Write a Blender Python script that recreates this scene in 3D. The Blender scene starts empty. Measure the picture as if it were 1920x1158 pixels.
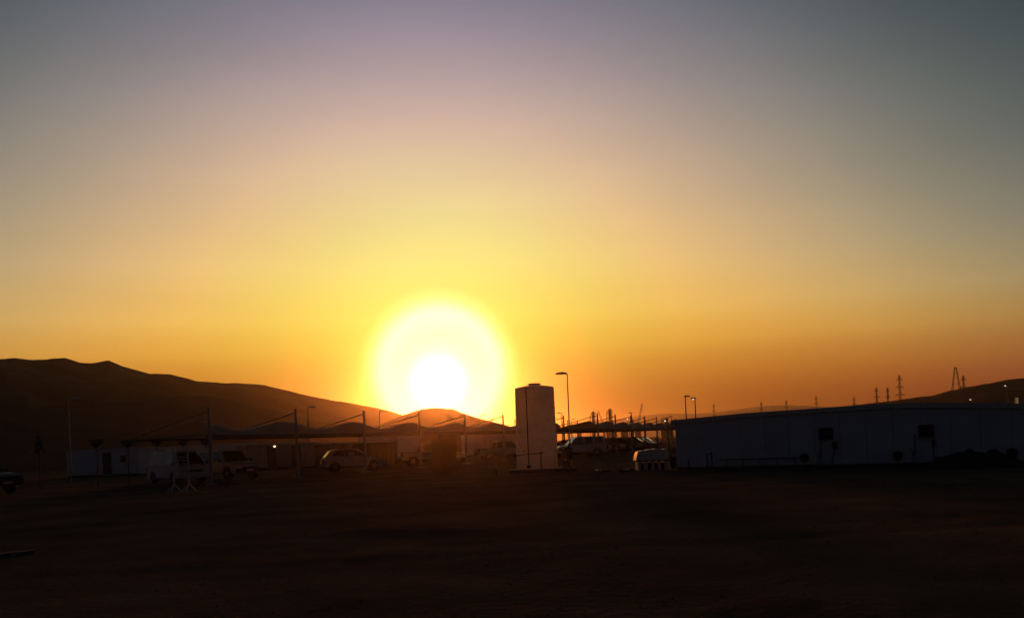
import bpy, bmesh, math, random
from mathutils import Vector, Matrix, noise

random.seed(7)
scene = bpy.context.scene
col = scene.collection

# ------------------------------------------------------------------ camera
F, ROLL, CAM_H = 1663.0, 0.04, 1.6          # focal length in pixels of the 1920 wide photograph
CX, CY = 960.0, 828.0                       # point of the picture on the optical axis (level camera)
cam_data = bpy.data.cameras.new('camera')
cam_data.sensor_fit = 'HORIZONTAL'
cam_data.sensor_width = 36.0
cam_data.lens = 36.0 * F / 1920.0
cam_data.shift_y = (CY - 579.0) / 1920.0
cam_data.clip_start = 0.1
cam_data.clip_end = 30000.0
cam = bpy.data.objects.new('camera', cam_data)
col.objects.link(cam)
cam.matrix_world = (Matrix.Translation((0, 0, CAM_H)) @ Matrix.Rotation(math.pi / 2, 4, 'X')
                    @ Matrix.Rotation(-ROLL, 4, 'Z'))
scene.camera = cam

# ------------------------------------------------------------------ sky
SUN_EL, SUN_AZ = math.radians(4.03), math.radians(-4.59)     # low evening sun, azimuth from +Y towards +X
SUN_DIR = Vector((math.sin(SUN_AZ) * math.cos(SUN_EL), math.cos(SUN_AZ) * math.cos(SUN_EL), math.sin(SUN_EL)))
world = bpy.data.worlds.new('World')
scene.world = world
world.use_nodes = True
wn, wl = world.node_tree.nodes, world.node_tree.links
wn.clear()

# natural log of sky radiance, by angle from the sun (degrees) and by elevation (degrees)
ANGLE = [
    (0, -0.739, -0.668, -2.663),
    (5.5, -0.739, -0.668, -2.663),
    (7, -0.725, -0.62, -2.628),
    (9, -0.649, -0.627, -2.608),
    (12, -0.414, -0.697, -2.547),
    (16, -0.27, -0.777, -2.379),
    (21, -0.362, -0.891, -2.237),
    (27, -0.586, -1.034, -2.122),
    (34, -0.979, -1.314, -2.117),
    (42, -1.38, -1.66, -2.03),
    (60, -2.9, -2.8, -2.75),
    (90, -3.45, -3.25, -3.0),
    (180, -3.7, -3.5, -3.15),
]
ELEV = [
    (-90, -3.486, -4.612, -6.627),
    (-1, -2.986, -4.112, -6.127),
    (0, -2.886, -4.012, -6.027),
    (2, -2.013, -2.762, -4.516),
    (4, -1.14, -1.513, -3.005),
    (6, -0.419, -0.533, -1.348),
    (8, 0, 0, 0),
    (11, 0.293, 0.306, 1.057),
    (15, 0.511, 0.478, 1.853),
    (20, 0.681, 0.587, 2.584),
    (28, 0.904, 0.716, 3.664),
    (45, 0.454, 0.466, 3.664),
    (90, 0.154, 0.316, 3.564),
]
# how the elevation gradient changes with the angle from the sun
CROSS = [
    (-90, 2.548, 1.548, 4.348),
    (0, 2.548, 1.548, 4.348),
    (2, 1.933, 1.221, 3.087),
    (4, 1.314, 0.892, 1.819),
    (6, 0.646, 0.449, 0.781),
    (8, 0, 0, 0),
    (11, -0.817, -0.584, -1.032),
    (15, -1.675, -1.19, -2.144),
    (20, -2.583, -1.821, -3.315),
    (28, -4.004, -2.813, -5.173),
    (90, -4.004, -2.813, -5.173),
]
# bright dust aureole close round the sun: radiance by angle from the sun, and a wider halo, a little higher, that paints lens bloom into the sky
CORE = [(0, 2.0, 2.1, 2.6), (.9, 1.0, 1.1, 1.6), (1.35, .45, .45, .70), (1.7, .15, .14, .30), (2.15, .04, .03, .08), (2.8, 0, 0, 0)]
HALO = [(0, .95, .92, .46), (2.4, .95, .92, .48), (3.1, .95, .92, .58), (3.6, .92, .88, .64), (3.95, .75, .70, .48), (4.3, .45, .38, .25),
        (4.7, .18, .12, .08), (5.3, 0, 0, 0)]
HALO_DIR = Vector((SUN_DIR.x + 0.002, SUN_DIR.y, SUN_DIR.z + 0.0135)).normalized()
LO, HI = -8.0, 4.0

def wnode(t, **kw):
    n = wn.new(t)
    for k, v in kw.items():
        setattr(n, k, v)
    return n

def wmath(op, a, b=None, c=None):
    n = wnode('ShaderNodeMath', operation=op)
    for i, v in enumerate((a, b, c)):
        if v is None:
            continue
        if isinstance(v, (int, float)):
            n.inputs[i].default_value = v
        else:
            wl.new(v, n.inputs[i])
    return n.outputs[0]

def wramp(fac, stops, lo=LO, hi=HI):
    r = wnode('ShaderNodeValToRGB')
    r.color_ramp.interpolation = 'LINEAR'
    el = r.color_ramp.elements
    while len(el) < len(stops):
        el.new(0.5)
    for e, (p, *rgb) in zip(el, stops):
        e.position = p
    for e, (p, *rgb) in zip(el, stops):
        e.position = p
        e.color = tuple((v - lo) / (hi - lo) for v in rgb) + (1.0,)
    wl.new(fac, r.inputs[0])
    s = wnode('ShaderNodeSeparateColor')
    wl.new(r.outputs[0], s.inputs[0])
    return s.outputs

tc = wnode('ShaderNodeTexCoord')
nrm = wnode('ShaderNodeVectorMath', operation='NORMALIZE')
wl.new(tc.outputs['Generated'], nrm.inputs[0])
dt = wnode('ShaderNodeVectorMath', operation='DOT_PRODUCT')
wl.new(nrm.outputs[0], dt.inputs[0])
dt.inputs[1].default_value = SUN_DIR
ang = wmath('ARCCOSINE', wmath('MINIMUM', wmath('MAXIMUM', dt.outputs['Value'], -1.0), 1.0))
ang0 = ang
ang = wmath('POWER', wmath('DIVIDE', ang, math.pi), 0.5)
sx = wnode('ShaderNodeSeparateXYZ')
wl.new(nrm.outputs[0], sx.inputs[0])
elv = wmath('ADD', wmath('DIVIDE', wmath('ARCSINE', sx.outputs['Z']), math.pi), 0.5)
# elevation axis stretched near the horizon: signed square root
esq = wmath('POWER', wmath('ABSOLUTE', wmath('MULTIPLY', wmath('SUBTRACT', elv, 0.5), 2.0)), 0.5)
efac = wmath('MULTIPLY_ADD', wmath('MULTIPLY', esq, wmath('SIGN', sx.outputs['Z'])), 0.5, 0.5)

def epos(e):
    return 0.5 + 0.5 * math.copysign(math.sqrt(abs(e) / 90.0), e)
def interp(tab, x):
    for a, b in zip(tab, tab[1:]):
        if a[0] <= x <= b[0]:
            t = (x - a[0]) / (b[0] - a[0])
            return tuple(p + (q - p) * t for p, q in zip(a[1:], b[1:]))
def resample(tab, xs, pos):
    return [(pos(x),) + interp(tab, x) for x in xs]
ra = wramp(ang, resample(ANGLE, [0, 5.5, 6.2, 7, 8, 9, 10.5, 12, 14, 16, 18.5, 21, 24, 27, 30.5, 34, 38, 42, 50, 60, 75, 90, 180], lambda t: math.sqrt(t / 180.0)))
ESTOPS = [0, 1, 2, 3, 4, 5, 6, 7, 8, 9.5, 11, 13, 15, 17.5, 20, 24, 28, 36]
rb = wramp(efac, resample(ELEV, [-90, -1] + ESTOPS + [45, 90], epos))
rx = wramp(efac, resample(CROSS, [-90] + ESTOPS + [90], epos))
reach = wmath('MINIMUM', wmath('DIVIDE', ang0, math.radians(42.0)), 1.0)
sq = lambda tab: [(math.sqrt(t / 180.0), r_, g_, b_) for t, r_, g_, b_ in tab] + [(1.0, 0, 0, 0)]
rc = wramp(ang, sq(CORE), 0.0, 4.0)
dh = wnode('ShaderNodeVectorMath', operation='DOT_PRODUCT')
wl.new(nrm.outputs[0], dh.inputs[0])
dh.inputs[1].default_value = HALO_DIR
angh = wmath('ARCCOSINE', wmath('MINIMUM', wmath('MAXIMUM', dh.outputs['Value'], -1.0), 1.0))
rh = wramp(wmath('POWER', wmath('DIVIDE', angh, math.pi), 0.5), sq(HALO), 0.0, 4.0)
# faint uneven dust layers, stretched along the horizon
dmap = wnode('ShaderNodeVectorMath', operation='MULTIPLY')
wl.new(nrm.outputs[0], dmap.inputs[0])
dmap.inputs[1].default_value = (2.2, 2.2, 15.0)
dnz = wnode('ShaderNodeTexNoise')
dnz.inputs['Scale'].default_value = 1.3
dnz.inputs['Detail'].default_value = 6.0
dnz.inputs['Roughness'].default_value = 0.6
wl.new(dmap.outputs[0], dnz.inputs['Vector'])
dust = wmath('MULTIPLY', wmath('SUBTRACT', dnz.outputs[0], 0.5), 0.16)
chan = []
for i in range(3):
    s = wmath('ADD', ra[i], rb[i])
    lg = wmath('MULTIPLY_ADD', s, HI - LO, 2 * LO)
    lg = wmath('ADD', lg, wmath('MULTIPLY', wmath('MULTIPLY_ADD', rx[i], HI - LO, LO), reach))
    lg = wmath('ADD', lg, dust)
    chan.append(wmath('MULTIPLY_ADD', wmath('ADD', rc[i], rh[i]), 4.0, wmath('EXPONENT', lg)))
cmb = wnode('ShaderNodeCombineColor')
for i in range(3):
    wl.new(chan[i], cmb.inputs[i])
glow = wnode('ShaderNodeBackground')
wl.new(cmb.outputs[0], glow.inputs['Color'])
glow.inputs['Strength'].default_value = 1.0
sky = wnode('ShaderNodeTexSky', sky_type='NISHITA', sun_disc=False)
sky.sun_elevation = SUN_EL
sky.sun_rotation = SUN_AZ
sky.dust_density = 4.0
base = wnode('ShaderNodeBackground')
wl.new(sky.outputs[0], base.inputs['Color'])
base.inputs['Strength'].default_value = 0.006
addw = wnode('ShaderNodeAddShader')
wl.new(glow.outputs[0], addw.inputs[0])
wl.new(base.outputs[0], addw.inputs[1])
wout = wnode('ShaderNodeOutputWorld')
wl.new(addw.outputs[0], wout.inputs['Surface'])

# ------------------------------------------------------------------ sun
sun_data = bpy.data.lights.new('sun', 'SUN')
sun_data.energy = 1.75
sun_data.color = (1.0, 0.27, 0.05)
sun_data.angle = math.radians(4.0)
sun = bpy.data.objects.new('sun', sun_data)
col.objects.link(sun)
sun.rotation_euler = (-SUN_DIR).to_track_quat('-Z', 'Y').to_euler()
sun.location = (0, 0, 60)

scene.view_settings.view_transform = 'Standard'
scene.view_settings.look = 'None'
scene.view_settings.exposure = 0.0
scene.view_settings.gamma = 1.0
scene.cycles.max_bounces = 6
scene.cycles.volume_bounces = 0
scene.cycles.use_denoising = True
HAZE_DENSITY, HAZE_G = 0.00012, 0.945

# ------------------------------------------------------------------ materials
MATS = {}
def mat(name, c, rough=0.6, metal=0.0, var=0.15, scale=6.0, bump=0.0, bscale=40.0, emit=None, strength=0.0,
        translucent=0.0, wear=None, wear_amt=0.0, spec=0.4):
    if name in MATS:
        return MATS[name]
    m = bpy.data.materials.new(name)
    m.use_nodes = True
    n, l = m.node_tree.nodes, m.node_tree.links
    p = n['Principled BSDF']
    p.inputs['Roughness'].default_value = rough
    p.inputs['Metallic'].default_value = metal
    p.inputs['Specular IOR Level'].default_value = spec
    co = n.new('ShaderNodeTexCoord')
    nz = n.new('ShaderNodeTexNoise')
    nz.inputs['Scale'].default_value = scale
    nz.inputs['Detail'].default_value = 5.0
    l.new(co.outputs['Object'], nz.inputs['Vector'])
    r = n.new('ShaderNodeValToRGB')
    r.color_ramp.elements[0].position, r.color_ramp.elements[1].position = 0.3, 0.7
    r.color_ramp.elements[0].color = tuple(x * (1 - var) for x in c) + (1,)
    r.color_ramp.elements[1].color = tuple(min(1, x * (1 + var)) for x in c) + (1,)
    l.new(nz.outputs[0], r.inputs[0])
    colour = r.outputs[0]
    if wear:
        nz3 = n.new('ShaderNodeTexNoise')
        nz3.inputs['Scale'].default_value = scale * 0.4
        nz3.inputs['Detail'].default_value = 8.0
        nz3.inputs['Roughness'].default_value = 0.7
        l.new(co.outputs['Object'], nz3.inputs['Vector'])
        r3 = n.new('ShaderNodeValToRGB')
        r3.color_ramp.elements[0].position, r3.color_ramp.elements[1].position = 0.5, 0.75
        r3.color_ramp.elements[0].color = (0, 0, 0, 1)
        r3.color_ramp.elements[1].color = (wear_amt,) * 3 + (1,)
        l.new(nz3.outputs[0], r3.inputs[0])
        mx = n.new('ShaderNodeMix')
        mx.data_type = 'RGBA'
        l.new(r3.outputs[0], mx.inputs['Factor'])
        l.new(colour, mx.inputs['A'])
        mx.inputs['B'].default_value = tuple(wear) + (1,)
        colour = mx.outputs['Result']
    l.new(colour, p.inputs['Base Color'])
    if bump:
        nb = n.new('ShaderNodeTexNoise')
        nb.inputs['Scale'].default_value = bscale
        nb.inputs['Detail'].default_value = 6.0
        l.new(co.outputs['Object'], nb.inputs['Vector'])
        b = n.new('ShaderNodeBump')
        b.inputs['Strength'].default_value = bump
        b.inputs['Distance'].default_value = 0.05
        l.new(nb.outputs[0], b.inputs['Height'])
        l.new(b.outputs[0], p.inputs['Normal'])
    if emit:
        p.inputs['Emission Color'].default_value = tuple(emit) + (1,)
        p.inputs['Emission Strength'].default_value = strength
    if translucent:
        t = n.new('ShaderNodeBsdfTranslucent')
        l.new(colour, t.inputs['Color'])
        mx = n.new('ShaderNodeMixShader')
        mx.inputs[0].default_value = translucent
        l.new(p.outputs[0], mx.inputs[1])
        l.new(t.outputs[0], mx.inputs[2])
        l.new(mx.outputs[0], n['Material Output'].inputs['Surface'])
    MATS[name] = m
    return m

DUST = (0.30, 0.22, 0.14)
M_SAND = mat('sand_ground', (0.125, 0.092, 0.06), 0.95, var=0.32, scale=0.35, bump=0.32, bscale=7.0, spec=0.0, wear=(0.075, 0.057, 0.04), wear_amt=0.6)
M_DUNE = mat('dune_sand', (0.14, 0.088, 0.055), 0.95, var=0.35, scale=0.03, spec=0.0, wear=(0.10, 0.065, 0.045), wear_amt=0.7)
M_FARHILL = mat('far_hill_rock', (0.20, 0.13, 0.09), 0.95, var=0.15, scale=0.01, spec=0.05)
M_WHITE = mat('white_paint', (0.46, 0.445, 0.415), 0.5, var=0.04, wear=DUST, wear_amt=0.35, scale=2.0)
M_CABIN = mat('cabin_wall_paint', (0.46, 0.47, 0.49), 0.6, var=0.06, wear=DUST, wear_amt=0.3, scale=1.2)
M_TAN = mat('tan_wall_paint', (0.34, 0.27, 0.2), 0.7, var=0.08, wear=DUST, wear_amt=0.4, scale=1.5)
M_TANK = mat('tank_plastic', (0.86, 0.80, 0.70), 0.6, translucent=0.45, var=0.07, wear=DUST, wear_amt=0.45, scale=2.2, bump=0.1, bscale=12)
M_ROOF = mat('roof_sheet', (0.45, 0.44, 0.42), 0.45, metal=0.2, var=0.1)
M_STEEL = mat('galvanised_steel', (0.42, 0.41, 0.39), 0.5, metal=0.5, var=0.12)
M_POST = mat('painted_post', (0.28, 0.25, 0.22), 0.7, var=0.08, wear=DUST, wear_amt=0.3)
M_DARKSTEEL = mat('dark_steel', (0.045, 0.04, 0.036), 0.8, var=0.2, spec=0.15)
M_LAMPPOST = mat('lamp_post_paint', (0.34, 0.30, 0.26), 0.7, var=0.12, spec=0.2)
M_BEAM = mat('dark_beam', (0.06, 0.05, 0.045), 0.6, var=0.15)
M_FABRIC = mat('shade_fabric', (0.36, 0.29, 0.21), 0.85, var=0.08, translucent=0.18, scale=3.0, spec=0.1)
M_GLASS = mat('tinted_glass', (0.012, 0.013, 0.015), 0.08, var=0.05, spec=0.5)
M_TYRE = mat('tyre_rubber', (0.018, 0.017, 0.016), 0.85, var=0.2)
M_RIM = mat('wheel_rim', (0.28, 0.28, 0.28), 0.35, metal=0.8, var=0.1)
M_PLASTIC = mat('black_plastic', (0.025, 0.025, 0.026), 0.6, var=0.1)
M_LAMPGLASS = mat('headlamp_glass', (0.55, 0.55, 0.55), 0.1, metal=0.3, var=0.05)
M_RED = mat('tail_lamp_red', (0.25, 0.015, 0.01), 0.2, var=0.05)
M_DARKCAR = mat('dark_car_paint', (0.02, 0.021, 0.024), 0.5, var=0.05, spec=0.2)
M_SILVER = mat('silver_car_paint', (0.42, 0.42, 0.42), 0.35, metal=0.4, var=0.04)
M_CONCRETE = mat('concrete', (0.10, 0.085, 0.07), 0.9, var=0.18, bump=0.3, scale=4)
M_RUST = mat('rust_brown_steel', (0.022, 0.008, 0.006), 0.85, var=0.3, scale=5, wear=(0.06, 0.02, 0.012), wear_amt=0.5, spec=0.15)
M_LEAF = mat('leaf', (0.05, 0.062, 0.028), 0.7, var=0.3)
M_BARK = mat('bark', (0.09, 0.065, 0.045), 0.9, var=0.2, bump=0.3)
M_SOIL = mat('dark_soil', (0.035, 0.03, 0.026), 0.95, var=0.35, scale=3, bump=0.6, bscale=14)
M_LIT = mat('lit_lamp', (0.9, 0.8, 0.6), 0.4, emit=(1.0, 0.62, 0.30), strength=2.2)
M_LITWHITE = mat('lit_lamp_white', (0.9, 0.85, 0.75), 0.4, emit=(1.0, 0.83, 0.6), strength=1.1)
M_LITSIGN = mat('lit_sign_panel', (0.7, 0.6, 0.45), 0.5, emit=(1.0, 0.6, 0.28), strength=0.10)
M_STONE = mat('stone', (0.2, 0.15, 0.11), 0.9, var=0.3, scale=10)
M_PLANT = mat('plant_steel', (0.18, 0.16, 0.15), 0.6, metal=0.3, var=0.2, scale=0.3)

# ------------------------------------------------------------------ helpers
CR, SR = math.cos(ROLL), math.sin(ROLL)
def at(u, v, d):
    """point of the place at depth d metres that the photograph shows at (u, v)"""
    dx, dy = u - CX, CY - v
    return Vector(((dx * CR + dy * SR) * d / F, d, CAM_H + (-dx * SR + dy * CR) * d / F))
def ground(u, v):
    dx, dy = u - CX, CY - v
    return at(u, v, -CAM_H * F / (-dx * SR + dy * CR))
def ground_at(u, d):
    """ground point at depth d under picture column u"""
    v = CY
    for _ in range(4):
        dx = u - CX
        dy = (-CAM_H * F / d + dx * SR) / CR
        v = CY - dy
    return at(u, v, d)

class MB:
    def __init__(self):
        self.v, self.f = [], []
    def add(self, vs, fs):
        o = len(self.v)
        self.v += [tuple(p) for p in vs]
        self.f += [tuple(i + o for i in f) for f in fs]
        return self
    def box(self, c, s, rz=0.0):
        x, y, z = s[0] / 2, s[1] / 2, s[2] / 2
        ca, sa = math.cos(rz), math.sin(rz)
        vs = []
        for dz in (-z, z):
            for dx, dy in ((-x, -y), (x, -y), (x, y), (-x, y)):
                vs.append((c[0] + dx * ca - dy * sa, c[1] + dx * sa + dy * ca, c[2] + dz))
        return self.add(vs, [(3, 2, 1, 0), (4, 5, 6, 7), (0, 1, 5, 4), (1, 2, 6, 5), (2, 3, 7, 6), (3, 0, 4, 7)])
    def tube(self, a, b, r0, r1=None, n=10):
        a, b = Vector(a), Vector(b)
        r1 = r0 if r1 is None else r1
        z = (b - a).normalized()
        x = z.orthogonal().normalized()
        y = z.cross(x)
        vs = []
        for p, r in ((a, r0), (b, r1)):
            for i in range(n):
                t = 2 * math.pi * i / n
                vs.append(p + x * (r * math.cos(t)) + y * (r * math.sin(t)))
        fs = [(i, (i + 1) % n, n + (i + 1) % n, n + i) for i in range(n)]
        fs += [tuple(range(n - 1, -1, -1)), tuple(range(n, 2 * n))]
        return self.add(vs, fs)
    def path(self, pts, r, n=8):
        for a, b in zip(pts, pts[1:]):
            self.tube(a, b, r, r, n)
        return self
    def lathe(self, prof, n=32, c=(0, 0, 0), axis='Z'):
        vs, fs = [], []
        for r, z in prof:
            for i in range(n):
                t = 2 * math.pi * i / n
                if axis == 'Z':
                    vs.append((c[0] + r * math.cos(t), c[1] + r * math.sin(t), c[2] + z))
                else:                                   # around local Y
                    vs.append((c[0] + r * math.cos(t), c[1] + z, c[2] + r * math.sin(t)))
        m = len(prof)
        for j in range(m - 1):
            for i in range(n):
                a, b = j * n + i, j * n + (i + 1) % n
                fs.append((a, b, b + n, a + n))
        fs += [tuple(range(n - 1, -1, -1)), tuple(range((m - 1) * n, m * n))]
        return self.add(vs, fs)
    def prism(self, poly, y0, y1, wy=None):
        """(x, z) outline extruded in y; wy(x, z, side) may move the y of a vertex"""
        n = len(poly)
        vs = [(x, (wy(x, z, -1) if wy else y0), z) for x, z in poly] + [(x, (wy(x, z, 1) if wy else y1), z) for x, z in poly]
        fs = [tuple(range(n - 1, -1, -1)), tuple(range(n, 2 * n))]
        fs += [(i, (i + 1) % n, n + (i + 1) % n, n + i) for i in range(n)]
        return self.add(vs, fs)
    def build(self, name, m, parent=None, smooth=False, bevel=0.0, seg=2):
        me = bpy.data.meshes.new(name)
        me.from_pydata(self.v, [], self.f)
        bm = bmesh.new()
        bm.from_mesh(me)
        bmesh.ops.recalc_face_normals(bm, faces=bm.faces)
        if bevel:
            es = [e for e in bm.edges if len(e.link_faces) == 2 and e.calc_face_angle(0) > 0.6]
            bmesh.ops.bevel(bm, geom=es, offset=bevel, segments=seg, affect='EDGES', clamp_overlap=True)
        bm.to_mesh(me)
        bm.free()
        if smooth:
            me.polygons.foreach_set('use_smooth', [True] * len(me.polygons))
            try:
                me.set_sharp_from_angle(angle=math.radians(40))
            except Exception:
                pass
        me.materials.append(m)
        o = bpy.data.objects.new(name, me)
        col.objects.link(o)
        if parent:
            o.parent = parent
        return o

def tag(o, label=None, cat=None, group=None, kind=None):
    for k, v in (('label', label), ('category', cat), ('group', group), ('kind', kind)):
        if v:
            o[k] = v
    return o
def thing(name, loc, rz=0.0, label=None, cat=None, group=None):
    o = bpy.data.objects.new(name, None)
    o.empty_display_size = 0.3
    col.objects.link(o)
    o.location = loc
    o.rotation_euler = (0, 0, rz)
    return tag(o, label, cat, group)
def copy_tree(o, parent=None):
    c = o.copy()
    col.objects.link(c)
    c.parent = parent
    for ch in list(o.children):
        copy_tree(ch, c)
    return c
def heading(dx, dy):
    return math.atan2(dy, dx)

# ------------------------------------------------------------------ ground
def nz(x, y, s, seed=0.0):
    return noise.noise((x * s + seed, y * s - seed, seed * 0.37))
BERM = ground(725, 996)
def ground_height(x, y):
    r = math.hypot(x, y)
    fade = max(0.0, 1.0 - r / 160.0)
    h = (0.035 * nz(x, y, 0.35, 3.1) + 0.02 * nz(x, y, 1.1, 8.7) + 0.012 * nz(x, y, 3.1, 5.2)) * fade - 0.045 * fade
    bx, by = (x - BERM.x) / 1.5, (y - BERM.y) / 0.45
    h += 0.16 * math.exp(-(bx * bx + by * by)) * (1 + 0.4 * nz(x, y, 2.0, 1.0))
    bx, by = (x - BERM.x + 1.8) / 1.6, (y - BERM.y + 1.1) / 0.3
    h += 0.06 * math.exp(-(bx * bx + by * by))
    # shallow wheel ruts that curve across the yard
    for off in (0.0, 1.55):
        d = y - (13.0 + off + 0.05 * (x + 3) ** 2 * 0.12 + 0.7 * math.sin(x * 0.16))
        h -= 0.03 * math.exp(-(d / 0.16) ** 2) * fade
    return h
mb = MB()
rings = [0.0] + [3.0 * (1.0225 ** i) for i in range(300)]
rings = [r for r in rings if r < 150] + [180, 230, 320, 450, 700, 1100, 1800, 3000, 5000, 7000]
NA = 420
angs = []
for i in range(300):
    angs.append(math.radians(-42 + 84 * i / 299))
for i in range(1, 61):
    angs.append(math.radians(42 + (276) * i / 61))
vs = [(0, 0, 0)]
for r in rings[1:]:
    for a in angs:
        x, y = r * math.sin(a), r * math.cos(a)
        vs.append((x, y, ground_height(x, y)))
n = len(angs)
fs = [(0, 1 + (i + 1) % n, 1 + i) for i in range(n)]
for j in range(len(rings) - 2):
    for i in range(n):
        a, b = 1 + j * n + i, 1 + j * n + (i + 1) % n
        fs.append((a, b, b + n, a + n))
mb.add(vs, fs)
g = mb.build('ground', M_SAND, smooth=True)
tag(g, kind='structure')
if g.data.polygons[5000].normal.z < 0:
    g.data.flip_normals()

# ------------------------------------------------------------------ hills
def crest_interp(pts, u):
    for (u0, v0), (u1, v1) in zip(pts, pts[1:]):
        if u0 <= u <= u1:
            return v0 + (v1 - v0) * (u - u0) / (u1 - u0)
def hill(name, pts, dfun, material, k0=0.62, k1=1.5, step=4.0, relief=5.0, seed=0.0, rough=0.25):
    u0, u1 = pts[0][0], pts[-1][0]
    cols_ = int((u1 - u0) / step)
    ks = [k0 + (1 - k0) * (i / 40.0) for i in range(41)] + [1 + (k1 - 1) * (i / 8.0) for i in range(1, 9)]
    mbh = MB()
    vs = []
    for c in range(cols_ + 1):
        u = min(u0 + c * step, u1)
        d = dfun(u)
        p = at(u, crest_interp(pts, u) + rough * 2.2 * nz(u, 0, 0.05, seed) + rough * nz(u, 3, 0.17, seed), d)
        for k in ks:
            x, y = p.x * k, p.y * k
            if k <= 1:
                t = (k - k0) / (1 - k0)
                sh = t ** 1.35
            else:
                t = (k - 1) / (k1 - 1)
                sh = 0.5 + 0.5 * math.cos(math.pi * t)
                sh = sh ** 1.3
            z = p.z * sh
            w = 4 * t * (1 - t) if k < 1 else 0
            if k < 1:
                rd = 1 - abs(nz(x, y, 0.012, seed)) * 2.2
                r2 = 1 - abs(nz(x * 0.8 + y * 0.5, y, 0.035, seed + 9)) * 2.0
                z += relief * w * (0.6 * rd + 0.7 * nz(x, y, 0.006, seed + 4) + 0.28 * r2) * min(1, p.z / 15)
                z = min(z, p.z * (0.1 + 0.9 * k))
            vs.append((x, y, max(z, -0.8) if 0 < sh else -0.8))
    m = len(ks)
    fs = []
    for c in range(cols_):
        for j in range(m - 1):
            a = c * m + j
            fs.append((a, a + m, a + m + 1, a + 1))
    mbh.add(vs, fs)
    o = mbh.build(name, material, smooth=True)
    tag(o, kind='structure')
    return o

RIDGE_LEFT = [(-260, 690), (-120, 684), (-60, 680), (0, 673), (28, 671), (62, 675), (92, 673), (122, 670), (150, 680), (172, 680), (203, 675.5),
              (230, 686), (280, 700), (318, 701), (370, 714), (420, 718), (460, 718.5), (492, 721), (540, 732), (580, 742),
              (630, 751), (690, 761), (722, 768), (755, 777), (800, 795), (850, 818)]
RIDGE_SUN = [(660, 815), (700, 800), (755, 778), (788, 767), (812, 764), (848, 766), (868, 774), (900, 784), (940, 794), (975, 804), (1020, 817)]
RIDGE_LOW = [(-260, 752), (-100, 762), (60, 764), (180, 756), (290, 745), (390, 741), (450, 751), (520, 771), (600, 789), (700, 803), (790, 816), (850, 826)]
RIDGE_FAR = [(900, 815), (1000, 806), (1060, 798), (1100, 791), (1150, 786), (1200, 779), (1250, 774.5), (1290, 775.5), (1340, 773), (1380, 767),
             (1440, 760), (1480, 759), (1520, 761), (1560, 762), (1620, 757), (1700, 754), (1800, 750), (2000, 745)]
RIDGE_RIGHT = [(1400, 797), (1480, 778), (1560, 765), (1620, 757.5), (1680, 750), (1716, 745), (1750, 741), (1780, 732), (1832, 722), (1862, 717),
               (1890, 711), (1925, 708), (2000, 700), (2200, 690)]
d_left = lambda u: 360 + (u + 60) * 0.28
d_right = lambda u: 800 - (u - 1400) * 0.35
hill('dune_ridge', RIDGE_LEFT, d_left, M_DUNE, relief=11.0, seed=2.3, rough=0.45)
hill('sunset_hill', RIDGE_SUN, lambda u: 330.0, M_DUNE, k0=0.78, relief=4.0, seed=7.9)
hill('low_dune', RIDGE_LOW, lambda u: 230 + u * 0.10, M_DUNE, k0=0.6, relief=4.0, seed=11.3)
hill('far_hills', RIDGE_FAR, lambda u: 4600.0, M_FARHILL, k0=0.75, k1=1.3, relief=10.0, seed=15.7, rough=0.35)
hill('right_hill', RIDGE_RIGHT, d_right, M_DUNE, k0=0.6, relief=6.0, seed=21.1, rough=0.4)

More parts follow.
